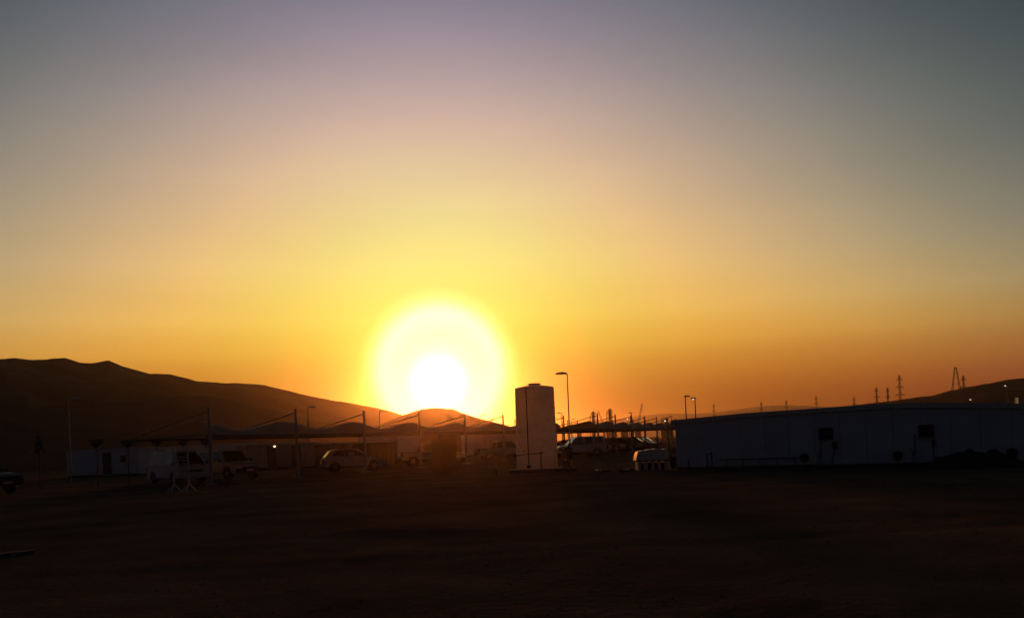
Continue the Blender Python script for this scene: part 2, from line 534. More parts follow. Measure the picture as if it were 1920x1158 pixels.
# ------------------------------------------------------------------ shade carports
def carport(name, start, direction, side, bays, label, ext0=True):
    rz = math.atan2(direction[1], direction[0])
    root = thing(name, (start.x, start.y, 0), rz, label, 'carport')
    B, T = 6.92, 5.2                       # bay length, depth over the parked cars
    s_ = side                              # +1: the roof lies to the left of the row direction
    mast = MB().lathe([(0.14, 0), (0.14, 0.03), (0.095, 0.04), (0.09, 2.6), (0.07, 4.05), (0.0, 4.07)], 14)
    cap = MB().box((0, 0, 0.02), (0.42, 0.42, 0.04))
    mast0 = arm0 = plate0 = fab0 = None
    for i in range(bays):
        if mast0 is None:
            mast0 = mast.build('mast', M_POST, root, smooth=True)
            plate0 = cap.build('base_plate', M_STEEL, root)
            a = MB().tube((0, 0, 3.86), (0, s_ * (T + 0.3), 2.68), 0.042, 0.034, 10)
            a.tube((0, 0, 2.62), (0, s_ * T, 2.56), 0.05, 0.05, 8)
            arm0 = a.build('arm', M_POST, root, smooth=True)
            # tensioned fabric, ridged under the arms and sagging between them
            fm = MB()
            NS, NT = 30, 20
            vs, fs = [], []
            for a_ in range(NS + 1):
                s = B * a_ / NS
                q = 1 - abs(s - B / 2) / (B / 2)
                prof = 0.42 + 0.58 * (0.5 + 0.5 * math.cos(math.pi * q ** 0.9))
                for b_ in range(NT + 1):
                    tt = (b_ / NT) ** 1.4
                    rise = math.sin(min(tt / 0.16, 1) * math.pi / 2)
                    z = 2.59 + prof * (0.98 * (1 - tt) - 0.05) * rise - 0.05 * math.sin(math.pi * tt) * (1 - prof)
                    vs.append((s, s_ * (0.14 + T * tt), max(z, 2.57)))
            for a_ in range(NS):
                for b_ in range(NT):
                    o = a_ * (NT + 1) + b_
                    fs.append((o, o + 1, o + NT + 2, o + NT + 1))
            fm.add(vs, fs)
            fab0 = fm.build('canopy', M_FABRIC, root, smooth=True)
        else:
            for src in (mast0, plate0, arm0) + ((fab0,) if i < bays - 1 else ()):
                c = src.copy()
                col.objects.link(c)
                c.parent = root
                c.location.x = i * B
    L0 = 0.0
    for i in range(bays - 1):
        x0, x1 = L0 + i * B + 0.01, L0 + (i + 1) * B - 0.01
        MB().box(((x0 + x1) / 2, s_ * 0.19, 2.53), (x1 - x0, 0.09, 0.13)).build('front_beam', M_BEAM, root)
        MB().box(((x0 + x1) / 2, s_ * (T + 0.2), 2.51), (x1 - x0, 0.09, 0.13)).build('rear_beam', M_BEAM, root)
    return root

row_a = ground(397, 908)
row_dir = Vector((0.435, 0.9)).normalized()
carport('shade_carport', row_a, row_dir, +1, 8, 'long row of peaked beige fabric carports behind the parked white vehicles')
row_b = ground_at(1123, 87.0)
carport('shade_carport', row_b, (Vector((18.2, 112.0)) - Vector((8.5, 87.0))).normalized(), +1, 6,
        'far row of peaked fabric carports between the tall tank and the long cabin')
# a third, farther row whose wavy roofs close the gap beside the tank
row_c = ground_at(1085, 118.0)
carport('shade_carport', row_c, Vector((0.75, 0.66)).normalized(), +1, 5,
        'farthest low row of fabric carports in front of the industrial plant')

# ------------------------------------------------------------------ vehicles
def arc(cx, cz, r, a0, a1, n=9):
    return [(cx + r * math.cos(math.radians(a0 + (a1 - a0) * i / n)), cz + r * math.sin(math.radians(a0 + (a1 - a0) * i / n))) for i in range(n + 1)]
def vehicle(name, loc, rz, label, cat, group, L, W, upper, sill, xr, xf, wr, cab, side_panes, front_pane, rear_pane,
            paint=M_WHITE, bed=None, roofrack=False, cladding=False):
    """upper: outline (x, z) of the lower body from rear to nose; cab: outline of the glasshouse from rear base to front base"""
    root = thing(name, (loc[0], loc[1], 0), rz, label, cat, group)
    ar = wr * 1.16
    poly = list(upper)
    def under(cx):
        h = math.degrees(math.asin(max(-0.9, min(0.9, (sill - wr) / ar))))
        return arc(cx, wr, ar, h, 180 - h)
    poly += under(xf) + under(xr)
    b = MB().prism(poly, -W / 2, W / 2).build('body', paint, root, smooth=True, bevel=0.045)
    zb = min(z for x, z in cab)
    def wy(x, z, s, off=0.0):
        return s * (W / 2 - 0.05 - max(0, z - zb) * 0.24 + off)
    MB().prism(cab, 0, 0, wy).build('cab', paint, root, smooth=True, bevel=0.05)
    for pane in side_panes:
        for s in (-1, 1):
            vs = [(x, wy(x, z, s, 0.012), z) for x, z in pane] + [(x, wy(x, z, s, -0.02), z) for x, z in pane]
            k = len(pane)
            fs = [tuple(range(k)), tuple(range(2 * k - 1, k - 1, -1))] + [(i, (i + 1) % k, k + (i + 1) % k, k + i) for i in range(k)]
            MB().add(vs, fs).build('side_window', M_GLASS, root)
    for nm, pane in (('windscreen', front_pane), ('rear_window', rear_pane)):
        if not pane:
            continue
        (x0, z0), (x1, z1), o = pane           # bottom and top of the pane, outward sign
        dx, dz = x1 - x0, z1 - z0
        ln = math.hypot(dx, dz)
        nx, nzz = abs(dz) / ln * o, abs(dx) / ln
        vs = []
        for e in (0.014, -0.015):
            for (x, z), ins in (((x0, z0), 0.10), ((x1, z1), 0.12)):
                w = abs(wy(x, z, 1)) - ins
                vs += [(x + nx * e, -w, z + nzz * e), (x + nx * e, w, z + nzz * e)]
        MB().add(vs, [(0, 1, 3, 2), (4, 6, 7, 5), (0, 2, 6, 4), (1, 5, 7, 3), (0, 4, 5, 1), (2, 3, 7, 6)]).build(nm, M_GLASS, root)
    tyre = MB().lathe([(wr * 0.6, -0.1), (wr * 0.93, -0.11), (wr, -0.07), (wr, 0.07), (wr * 0.93, 0.11), (wr * 0.6, 0.1)], 24, axis='Y')
    rim = MB().lathe([(wr * 0.16, -0.105), (wr * 0.6, -0.075), (wr * 0.63, -0.11), (wr * 0.63, 0.11), (wr * 0.6, 0.075), (wr * 0.16, 0.105)], 20, axis='Y')
    for i in range(5):
        t = 2 * math.pi * i / 5
        for y in (-0.1, 0.1):
            rim.tube((0, y, 0), (wr * 0.6 * math.cos(t), y * 0.95, wr * 0.6 * math.sin(t)), 0.035, 0.03, 6)
    w0 = tyre.build('wheel', M_TYRE, root, smooth=True)
    rm = rim.build('rim', M_RIM, w0, smooth=True)
    spots = [(x, s * (W / 2 - 0.13), wr) for x in (xr, xf) for s in (-1, 1)]
    w0.location = spots[0]
    for p in spots[1:]:
        c = copy_tree(w0, root)
        c.location = p
    nose, tail = max(x for x, z in upper), min(x for x, z in upper)
    zh = 0.5 * (max(z for x, z in upper if x > nose - 0.35) + sill) + 0.08
    for s in (-1, 1):
        MB().box((nose - 0.13, s * (W / 2 - 0.23), zh), (0.3, 0.36, 0.17)).build('headlight', M_PLASTIC if paint is M_DARKCAR else M_LAMPGLASS, root, bevel=0.04)
        MB().box((tail + 0.06, s * (W / 2 - 0.08), zh + 0.12), (0.16, 0.17, 0.36)).build('tail_light', M_RED, root, bevel=0.02)
        MB().box((cab[-1][0] - 0.28, s * (W / 2 + 0.1), zb + 0.12), (0.12, 0.22, 0.17)).build('mirror', M_PLASTIC, root, bevel=0.03)
        hx = side_panes[-1][0][0] + 0.12
        MB().box((hx, s * (W / 2 + 0.005), zb - 0.1), (0.17, 0.035, 0.035)).build('door_handle', M_PLASTIC, root)
    MB().box((nose - 0.02, 0, sill + 0.16), (0.2, W * 0.93, 0.24)).build('front_bumper', M_PLASTIC if cladding else paint, root, bevel=0.05)
    MB().box((tail + 0.03, 0, sill + 0.16), (0.2, W * 0.93, 0.22)).build('rear_bumper', M_PLASTIC, root, bevel=0.05)
    MB().box((nose + 0.0, 0, zh - 0.02), (0.05, W * 0.5, 0.16)).build('grille', M_PLASTIC, root, bevel=0.01)
    MB().box((nose + 0.085, 0, sill + 0.17), (0.02, 0.5, 0.11)).build('number_plate', M_LAMPGLASS, root)
    MB().box((tail - 0.075, 0, sill + 0.17), (0.02, 0.5, 0.11)).build('number_plate', M_LAMPGLASS, root)
    MB().box(((xr + xf) / 2, 0, sill + 0.03), (xf - xr - 2.3 * wr, W + 0.02, 0.09)).build('side_sill', M_PLASTIC, root, bevel=0.02)
    if bed:
        x0, x1, z = bed
        MB().box(((x0 + x1) / 2, 0, z + 0.004), (x1 - x0, W - 0.2, 0.012)).build('load_bed', M_PLASTIC, root)
        for s in (-1, 1):
            MB().box(((x0 + x1) / 2, s * (W / 2 - 0.05), z + 0.025), (x1 - x0, 0.08, 0.04)).build('bed_rail', M_PLASTIC, root, bevel=0.01)
        MB().tube((x1 - 0.05, -W / 2 + 0.15, z + 0.03), (x1 - 0.05, -W / 2 + 0.2, z + 0.5), 0.03).tube(
            (x1 - 0.05, -W / 2 + 0.2, z + 0.5), (x1 - 0.05, W / 2 - 0.2, z + 0.5), 0.03).tube(
            (x1 - 0.05, W / 2 - 0.2, z + 0.5), (x1 - 0.05, W / 2 - 0.15, z + 0.03), 0.03).build('roll_bar', M_DARKSTEEL, root, smooth=True)
    return root

def van(loc, rz, label):
    return vehicle('panel_van', loc, rz, label, 'van', None, 4.8, 1.78,
        [(-2.38, 0.34), (-2.40, 0.95), (-2.34, 1.12), (1.75, 1.10), (2.18, 1.06), (2.34, 0.90), (2.38, 0.34)], 0.30, -1.45, 1.38, 0.34,
        [(-2.33, 1.08), (-2.22, 1.85), (-2.05, 1.99), (1.05, 2.0), (1.25, 1.93), (2.08, 1.08)],
        [[(0.55, 1.15), (0.55, 1.80), (1.18, 1.80), (1.72, 1.22), (1.70, 1.15)]],
        ((2.02, 1.15), (1.34, 1.84), 1), ((-2.32, 1.15), (-2.23, 1.78), -1))
def pickup(loc, rz, label, group=None, paint=M_WHITE):
    return vehicle('pickup_truck', loc, rz, label, 'pickup', group, 5.2, 1.82,
        [(-2.6, 0.5), (-2.6, 1.05), (-1.0, 1.05), (-0.98, 1.02), (1.28, 1.03), (2.35, 0.96), (2.56, 0.80), (2.6, 0.5)], 0.46, -1.62, 1.52, 0.39,
        [(-1.0, 1.0), (-0.86, 1.66), (-0.62, 1.76), (0.55, 1.76), (0.78, 1.68), (1.38, 1.0)],
        [[(-0.86, 1.08), (-0.76, 1.62), (-0.12, 1.66), (-0.12, 1.08)], [(-0.02, 1.08), (-0.02, 1.66), (0.56, 1.65), (1.05, 1.08)]],
        ((1.30, 1.08), (0.80, 1.65), 1), ((-0.99, 1.08), (-0.88, 1.6), -1), paint=paint, bed=(-2.5, -1.05, 1.05))
def crossover(loc, rz, label, group=None, paint=M_WHITE, name='hatchback_car', cat='car'):
    return vehicle(name, loc, rz, label, cat, group, 4.4, 1.84,
        [(-2.15, 0.4), (-2.2, 0.75), (-2.02, 1.02), (-1.6, 1.06), (1.0, 0.99), (1.75, 0.92), (2.08, 0.76), (2.2, 0.4)], 0.34, -1.32, 1.32, 0.36,
        [(-2.02, 0.98), (-1.62, 1.48), (-1.2, 1.60), (-0.1, 1.63), (0.3, 1.54), (1.18, 0.95)],
        [[(-1.52, 1.12), (-1.28, 1.42), (-0.98, 1.5), (-0.42, 1.53), (-0.42, 1.07)], [(-0.34, 1.07), (-0.34, 1.53), (0.12, 1.51), (0.86, 1.05)]],
        ((1.1, 1.02), (0.34, 1.52), 1), ((-1.98, 1.05), (-1.63, 1.46), -1), paint=paint, cladding=True)
def offroad(loc, rz, label, group=None, paint=M_WHITE):
    return vehicle('suv', loc, rz, label, 'car', group, 4.8, 1.9,
        [(-2.35, 0.46), (-2.4, 0.8), (-2.34, 1.1), (1.05, 1.1), (2.0, 1.04), (2.3, 0.86), (2.4, 0.46)], 0.42, -1.42, 1.42, 0.40,
        [(-2.32, 1.06), (-2.2, 1.66), (-1.95, 1.82), (0.25, 1.84), (0.5, 1.75), (1.12, 1.06)],
        [[(-2.05, 1.14), (-1.98, 1.66), (-1.15, 1.72), (-1.15, 1.14)], [(-1.07, 1.14), (-1.07, 1.72), (-0.3, 1.73), (-0.3, 1.14)],
         [(-0.22, 1.14), (-0.22, 1.73), (0.32, 1.71), (0.82, 1.14)]],
        ((1.05, 1.13), (0.54, 1.72), 1), ((-2.31, 1.14), (-2.22, 1.62), -1), paint=paint, cladding=True)

BAY = heading(0.9, -0.435)
van_p = ground_at(334, 51.5)
van((van_p.x, van_p.y), heading(0.68, -0.73), 'white panel van parked left of the nearest carport mast').scale = (1, 1, 0.94)
p = ground_at(428, 54.0)
offroad((p.x, p.y), heading(0.75, -0.66), 'white off-road car with rounded bonnet just right of the nearest carport mast')
p = ground_at(663, 61.5)
crossover((p.x, p.y), heading(0.95, 0.30), 'white hatchback parked alone under the carport, nose against the third mast')
p = ground_at(809, 72.5)
pickup((p.x, p.y), heading(0.96, 0.28), 'white pickup half hidden behind the dark upright bin below the sun')
p = ground_at(946, 81.0)
pickup((p.x, p.y), heading(0.97, 0.24), 'white double-cab pickup partly hidden behind the left edge of the tall tank')
p = ground_at(1086, 79.0)
offroad((p.x, p.y), heading(-0.97, -0.24), 'pale off-road car with dark windows parked just right of the tall tank', paint=M_SILVER)
p = ground_at(-44, 45.0)
offroad((p.x, p.y), heading(0.90, -0.43), 'dark car cut off by the left edge of the picture', paint=M_DARKCAR)
# a file of cars nosed in under the far carport row
bdir = (Vector((18.2, 112.0)) - Vector((8.5, 87.0))).normalized()
bperp = Vector((-bdir.y, bdir.x))
ORD = ('first', 'second', 'third', 'fourth', 'fifth', 'sixth', 'seventh', 'eighth', 'ninth', 'tenth', 'eleventh', 'twelfth')
PAINTS = 'ddwdsddwddsd'
protos = {}
for i, ch in enumerate(PAINTS):
    q = Vector((row_b.x, row_b.y)) + bdir * (1.5 + 2.75 * i) + bperp * 2.7
    word = {'d': 'dark', 'w': 'white', 's': 'silver'}[ch]
    lab = '%s car, %s from the tall tank in the file under the far carports' % (word, ORD[i])
    if ch not in protos:
        protos[ch] = o = crossover((q.x, q.y), 0.0, lab, 'cars under the far carports', {'d': M_DARKCAR, 'w': M_WHITE, 's': M_SILVER}[ch])
    else:
        o = copy_tree(protos[ch])
        o['label'] = lab
    o.location = (q.x, q.y, 0)
    o.rotation_euler = (0, 0, heading(-bperp.x, -bperp.y) + 0.04 * ((i * 7) % 5 - 2))

# ------------------------------------------------------------------ water tank
tp = ground_at(1008, 46.5)
tank = thing('water_tank', (tp.x, tp.y, 0), 0.0, 'tall pale cylindrical water tank on a low concrete slab beside the street lamp', 'water tank')
R = 1.04
prof = [(0.0, 0.16), (R + 0.04, 0.16)]
for i in range(9):                       # ringed wall, slightly narrower to the top
    z0 = 0.2 + i * 0.455
    r = R + 0.04 - 0.06 * i / 9
    prof += [(r, z0), (r, z0 + 0.40), (r - 0.018, z0 + 0.418), (r - 0.018, z0 + 0.437)]
prof += [(R - 0.02, 4.30), (R - 0.02, 4.36), (R - 0.06, 4.40), (0.55, 4.47), (0.31, 4.5), (0.0, 4.5)]
MB().lathe(prof, 56).build('tank_shell', M_TANK, tank, smooth=True)
MB().lathe([(0.30, 4.49), (0.30, 4.55), (0.36, 4.56), (0.36, 4.6), (0.1, 4.63), (0, 4.63)], 28).build('hatch_lid', M_TANK, tank, smooth=True)
slab = MB().box((0.25, 0.0, 0.07), (3.4, 2.9, 0.16))
slab.build('slab', M_CONCRETE, tank, bevel=0.02)
px = -0.46
yf = -math.sqrt((R + 0.06) ** 2 - px ** 2)
pp = MB().tube((px, yf, 0.25), (px, yf + 0.02, 4.28), 0.03, 0.03, 10)
pp.tube((px, yf + 0.02, 4.28), (px + 0.05, yf + 0.2, 4.36), 0.03, 0.03, 10)
pp.build('fill_pipe', M_DARKSTEEL, tank, smooth=True)
MB().lathe([(0.06, 0), (0.1, 0.03), (0.1, 0.12), (0.06, 0.16)], 14, (px, yf - 0.03, 0.22)).build('valve', M_DARKSTEEL, tank, smooth=True)
for z in (1.0, 2.1, 3.2):
    MB().box((px, yf + 0.02, z), (0.12, 0.06, 0.04)).build('pipe_clamp', M_STEEL, tank)
MB().box((-0.62, -math.sqrt(R * R - 0.38) - 0.02, 1.12), (0.2, 0.03, 0.05)).build('level_plate', M_DARKSTEEL, tank)

hp = thing('overhead_pipe', (tp.x, tp.y - 1.35, 0), 0.0, 'thin dark pipe on posts running left from in front of the tall tank', 'pipe')
MB().tube((-2.7, 0.5, 0.80), (0.22, 0.0, 0.98), 0.022, 0.022, 8).build('pipe', M_DARKSTEEL, hp, smooth=True)
MB().tube((0.16, 0, 0.0), (0.16, 0, 1.02), 0.03, 0.03, 8).build('support_post', M_DARKSTEEL, hp, smooth=True)
MB().tube((-2.62, 0.5, 0.0), (-2.62, 0.5, 0.84), 0.03, 0.03, 8).build('support_post', M_DARKSTEEL, hp, smooth=True)
MB().box((0.22, 0, 1.0), (0.14, 0.07, 0.07)).build('tap', M_DARKSTEEL, hp, bevel=0.01)

pump = thing('pump_set', (tp.x + 1.55, tp.y - 0.3, 0.152), 0.0, 'dark pump set with upright pipes at the right foot of the tall tank', 'pump')
MB().box((0, 0, 0.05), (0.55, 0.8, 0.1)).build('base_frame', M_DARKSTEEL, pump, bevel=0.01)
MB().lathe([(0.0, -0.3), (0.15, -0.3), (0.17, -0.25), (0.17, 0.2), (0.12, 0.26), (0, 0.26)], 18, (0.02, 0.05, 0.28), axis='Y').build('motor', M_DARKSTEEL, pump, smooth=True)
MB().tube((-0.18, -0.15, 0.1), (-0.18, -0.15, 0.95), 0.04).tube((-0.18, -0.15, 0.95), (-0.4, -0.1, 0.95), 0.04).build('suction_pipe', M_DARKSTEEL, pump, smooth=True)
MB().tube((0.14, 0.2, 0.1), (0.14, 0.2, 1.25), 0.05).build('riser_pipe', M_DARKSTEEL, pump, smooth=True)
MB().box((0.1, 0.22, 0.78), (0.42, 0.24, 0.52)).build('control_box', M_DARKSTEEL, pump, bevel=0.02)
MB().lathe([(0, 0), (0.13, 0.0), (0.17, 0.1), (0.17, 0.4), (0.12, 0.5), (0, 0.52)], 18, (0.1, -0.1, 0.42)).build('pressure_vessel', M_DARKSTEEL, pump, smooth=True)

# ------------------------------------------------------------------ street lamps
def street_lamp(top, h, arm, label, cat='street lamp', group=None, r=0.06, lit=False, head=1.0, head_dir=None):
    """top: point of the lamp's arm in the place; arm: signed reach along x"""
    root = thing('street_lamp', (top.x, top.y, 0), 0.0, label, cat, group)
    H = top.z
    MB().lathe([(r * 1.9, 0), (r * 1.9, 0.04), (r * 1.25, 0.06), (r * 1.15, H * 0.5), (r * 0.7, H), (0, H + 0.02)], 12).build('pole', M_LAMPPOST, root, smooth=True)
    s = math.copysign(1, arm)
    a = MB()
    pts = [(0, 0, H - 0.05), (s * abs(arm) * 0.35, 0, H + 0.03), (arm, 0, H + 0.02)]
    a.path(pts, r * 0.6, 8).build('arm', M_LAMPPOST, root, smooth=True)
    k = head
    hd = MB().lathe([(0.0, -0.5), (0.10, -0.46), (0.16, -0.2), (0.15, 0.2), (0.07, 0.42), (0.0, 0.46)], 12, axis='Y')
    hd.v = [(arm + s * (y * 0.8 + 0.12) * k, x * 0.9 * k, H + 0.03 + max(z, -0.05) * 0.75 * k) for x, y, z in hd.v]
    h_ = hd.build('lamp_head', M_STEEL, root, smooth=True)
    if lit:
        MB().lathe([(0, -0.1), (0.07, -0.09), (0.1, -0.03), (0.1, 0.0), (0, 0.0)], 12, (arm + s * 0.12, 0, H - 0.02)).build('lens', M_LITWHITE, h_, smooth=True)
    return root

street_lamp(at(1063.5, 701, 52.0), 0, -0.26, 'tall single-arm street lamp standing right of the pale water tank', r=0.036, head=0.9)
LG = 'distant street lamps'
street_lamp(at(577, 764, 91), 0, 0.35, 'small lamp rising behind the second carport mast, against the dune', group=LG, r=0.07)
street_lamp(at(711, 771, 108), 0, 0.35, 'small lamp rising behind the third carport mast, against the dune', group=LG, r=0.07)
street_lamp(at(900, 778, 138), 0, 0.45, 'thin lamp on the right slope of the hill under the sun', group=LG, r=0.08)
street_lamp(at(1053, 774, 143), 0, -0.35, 'lamp with arm to the left, between the tank and the tall street lamp', group=LG, r=0.08)
street_lamp(at(1071, 786, 193), 0, 0.5, 'low far lamp with arm to the right, right of the tall street lamp', group=LG, r=0.10)
street_lamp(at(128, 749, 65), 0, 0.45, 'dark lamp with arm to the right, in front of the left dune ridge', group=LG, r=0.035)
street_lamp(at(1285, 743.5, 100), 0, 0.08, 'unlit lamp above the left end of the long cabin, left of a lit one', group=LG, r=0.07)
street_lamp(at(1303, 747, 106), 0, -0.1, 'lit lamp above the left end of the long cabin roof', group=LG, r=0.07, lit=True)
street_lamp(at(1184, 774, 156), 0, -0.1, 'thin pole lamp before the plant, left of the tilted crane', group=LG, r=0.08)
street_lamp(at(1259, 781, 150), 0, -0.1, 'thin pole lamp just left of the long cabin corner', group=LG, r=0.06)
street_lamp(at(1888, 722, 120), 0, -0.12, 'lit lamp on the dark hill at the far right', group=LG, r=0.06, lit=True)
street_lamp(at(1822, 748, 130), 0, -0.1, 'low lit lamp just over the cabin roof, right of the tallest pylon', group=LG, r=0.06, lit=True)

def pole(u, v, d, r, label):
    p = at(u, v, d)
    root = thing('utility_pole', (p.x, p.y, 0), 0.0, label, 'pole', 'thin bare poles')
    MB().lathe([(r * 1.8, 0), (r * 1.3, 0.05), (r, p.z), (0, p.z + 0.03)], 10).build('shaft', M_DARKSTEEL, root, smooth=True)
    MB().box((0, 0, p.z - 0.25), (0.5, 0.07, 0.07)).build('cap_bracket', M_DARKSTEEL, root)
pole(922.5, 784, 120, 0.05, 'thin bare pole on the slope left of the tank')
pole(965, 785, 120, 0.05, 'thin bare pole touching the left edge of the tank')
pole(1064, 787, 170, 0.08, 'short bare pole left of the tall street lamp, above the carports')

# ------------------------------------------------------------------ cabins
def cabin(name, u0, u1, d0, d1, H, label, wall=M_CABIN, depth=2.6, doors=(), windows=(), panel=1.2, cat='cabin', over=0.08, roof_t=0.09):
    a, b = ground_at(u0, d0), ground_at(u1, d1)
    L = (b - a).length
    root = thing(name, (a.x, a.y, 0), heading(b.x - a.x, b.y - a.y), label, cat)
    # local: x along the front wall, front face at y=0, building body to +y
    MB().box((L / 2, depth / 2 + 0.03, H / 2 + 0.06), (L - 0.02, depth - 0.06, H - 0.12)).build('shell', wall, root)
    k = max(1, round(L / panel))
    for i in range(k):
        x0, x1 = L * i / k + 0.008, L * (i + 1) / k - 0.008
        MB().box(((x0 + x1) / 2, 0.012, H / 2 + 0.1), (x1 - x0, 0.05, H - 0.2)).build('wall_panel', wall, root, bevel=0.008, seg=1)
    MB().box((L / 2, depth / 2, H - 0.02), (L + 2 * over, depth + 2 * over, roof_t)).build('roof', M_ROOF, root, bevel=0.015)
    MB().box((L / 2, depth / 2, 0.06), (L - 0.1, depth - 0.1, 0.16)).build('skid', M_DARKSTEEL, root)
    for t in doors:
        x = L * t
        MB().box((x, -0.03, 1.12), (0.98, 0.04, 2.1)).build('door_frame', M_STEEL, root)
        d_ = MB().box((x, -0.055, 1.12), (0.86, 0.03, 2.0)).build('door', M_PLASTIC, root)
        MB().box((x + 0.34, -0.085, 1.1), (0.12, 0.05, 0.03)).build('handle', M_STEEL, d_)
    for t in windows:
        x = L * t
        w_ = MB().box((x, -0.03, 1.5), (0.66, 0.05, 0.66)).build('window', M_STEEL, root)
        MB().box((x, -0.06, 1.5), (0.56, 0.02, 0.56)).build('pane', M_GLASS, w_)
    return root

cabin('site_cabin', 126, 262, 80, 78, 2.42, 'pale site cabin with dark doorway, left of the white van', doors=(0.57,), windows=(0.79,))
cabin('site_cabin', 268, 455, 90, 87, 2.5, 'pale site cabin seen over the roof of the white van', doors=(0.2,), windows=(0.5, 0.75))
cabin('site_cabin', 463, 602, 78, 82, 2.3, 'brown site cabin with a lit wall lamp, left of the white hatchback', wall=M_TAN, doors=(0.33, 0.66))
cabin('site_cabin', 748, 806, 98, 106, 2.85, 'pale cabin above the bed of the pickup below the sun', depth=5.0)
cabin('site_cabin', 878, 1046, 112, 120, 2.75, 'long pale cabin behind the double-cab pickup left of the tank', windows=(0.2, 0.7))
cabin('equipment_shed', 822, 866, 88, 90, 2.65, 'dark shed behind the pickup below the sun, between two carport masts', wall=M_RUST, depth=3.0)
# dark corrugated container behind the hatchback
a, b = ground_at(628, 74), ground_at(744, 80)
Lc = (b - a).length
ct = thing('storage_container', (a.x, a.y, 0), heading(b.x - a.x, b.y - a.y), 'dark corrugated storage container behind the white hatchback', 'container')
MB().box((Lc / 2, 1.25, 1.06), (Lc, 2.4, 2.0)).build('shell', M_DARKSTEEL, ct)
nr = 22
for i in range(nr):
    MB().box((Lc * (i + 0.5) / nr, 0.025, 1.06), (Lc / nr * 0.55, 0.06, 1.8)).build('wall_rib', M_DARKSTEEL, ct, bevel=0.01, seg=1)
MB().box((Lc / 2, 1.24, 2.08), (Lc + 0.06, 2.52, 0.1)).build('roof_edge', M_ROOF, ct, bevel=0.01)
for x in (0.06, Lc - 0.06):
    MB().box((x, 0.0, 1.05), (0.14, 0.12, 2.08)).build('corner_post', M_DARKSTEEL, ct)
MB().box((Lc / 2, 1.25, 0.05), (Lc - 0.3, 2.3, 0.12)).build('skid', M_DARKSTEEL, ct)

wl_ = at(515.5, 836, 77.6)
lamp = thing('wall_lamp', (wl_.x, wl_.y - 0.12, wl_.z), 0.0, 'small lit lamp on the wall of the brown cabin', 'lamp')
MB().box((0, 0.13, 0.0), (0.12, 0.08, 0.22)).build('bracket', M_DARKSTEEL, lamp, bevel=0.01)
MB().lathe([(0, -0.1), (0.07, -0.09), (0.11, -0.02), (0.1, 0.05), (0, 0.07)], 12).build('globe', M_LIT, lamp, smooth=True)

# long low cabin on the right, with a shallow gabled parapet
A0, B0 = ground_at(1269, 41.6), ground_at(1960, 33.4)
LB = (B0 - A0).length
rzB = heading(B0.x - A0.x, B0.y - A0.y)
lc = thing('long_cabin', (A0.x, A0.y, 0), rzB, 'long low white cabin filling the right side', 'cabin')
dirB = (B0 - A0).normalized()
def on_wall(u, v):
    """(x along the wall, height) of a picture point on the front wall of the long cabin"""
    dx, dy = u - CX, CY - v
    rx, rz = (dx * CR + dy * SR) / F, (-dx * SR + dy * CR) / F
    # ray (rx, 1, rz) * d hits the line A0 + dirB * x
    d = (A0.x * dirB.y - A0.y * dirB.x) / (rx * dirB.y - dirB.x)
    x = (Vector((rx * d, d, 0)) - Vector((A0.x, A0.y, 0))).dot(dirB)
    return x, CAM_H + rz * d
ROOF_PTS = [on_wall(u, v) for u, v in ((1269, 789), (1400, 776), (1520, 768), (1640, 760), (1700, 757.5), (1800, 757.5), (1900, 758.5), (1958, 759))]
ROOF_PTS[0] = (0.0, ROOF_PTS[0][1]); ROOF_PTS[-1] = (LB, ROOF_PTS[-1][1])
def roof_z(x):
    for (x0, z0), (x1, z1) in zip(ROOF_PTS, ROOF_PTS[1:]):
        if x0 <= x <= x1:
            return z0 + (z1 - z0) * (x - x0) / (x1 - x0)
    return ROOF_PTS[-1][1]
DB = 9.0
MB().prism([(0.02, 0.1)] + [(LB - 0.02, 0.1)] + [(min(max(x, 0.02), LB - 0.02), z - 0.06) for x, z in reversed(ROOF_PTS)], 0.04, DB).build('shell', M_CABIN, lc)
k = 14
for i in range(k):
    x0, x1 = LB * i / k + 0.006, LB * (i + 1) / k - 0.006
    MB().prism([(x0, 0.12), (x1, 0.12), (x1, roof_z(x1) - 0.05), (x0, roof_z(x0) - 0.05)], 0.0, 0.05).build('wall_panel', M_CABIN, lc, bevel=0.006, seg=1)
for (x0, z0), (x1, z1) in zip(ROOF_PTS, ROOF_PTS[1:]):
    MB().prism([(x0 - (0.15 if x0 == 0 else 0), z0 - 0.14), (x1, z1 - 0.14), (x1, z1 + 0.05), (x0 - (0.15 if x0 == 0 else 0), z0 + 0.05)], -0.14, DB + 0.14).build('roof_section', M_ROOF, lc)
MB().box((LB / 2, DB / 2 + 0.02, 0.06), (LB - 0.1, DB - 0.1, 0.13)).build('plinth', M_CONCRETE, lc)
def wall_window(u0, v0, u1, v1):
    x0, z1 = on_wall(u0, v0)
    x1, z0 = on_wall(u1, v1)
    f = MB()
    xc, zc, w, h = (x0 + x1) / 2, (z0 + z1) / 2, x1 - x0, z1 - z0
    for c, s in (((xc - w / 2, -0.03, zc), (0.05, 0.07, h)), ((xc + w / 2, -0.03, zc), (0.05, 0.07, h)),
                 ((xc, -0.028, zc - h / 2), (w - 0.051, 0.068, 0.05)), ((xc, -0.028, zc + h / 2), (w - 0.051, 0.068, 0.05)), ((xc, -0.026, zc), (0.035, 0.06, h - 0.052))):
        f.box(c, s)
    w_ = f.build('window', M_PLASTIC, lc)
    MB().box((xc, -0.014, zc), (w - 0.06, 0.02, h - 0.06)).build('pane', M_GLASS, w_)
    MB().box((xc, -0.06, zc - h / 2 - 0.035), (w + 0.12, 0.12, 0.03)).build('sill', M_ROOF, w_)
wall_window(1536, 803, 1561, 824)
wall_window(1723, 797, 1750, 819)

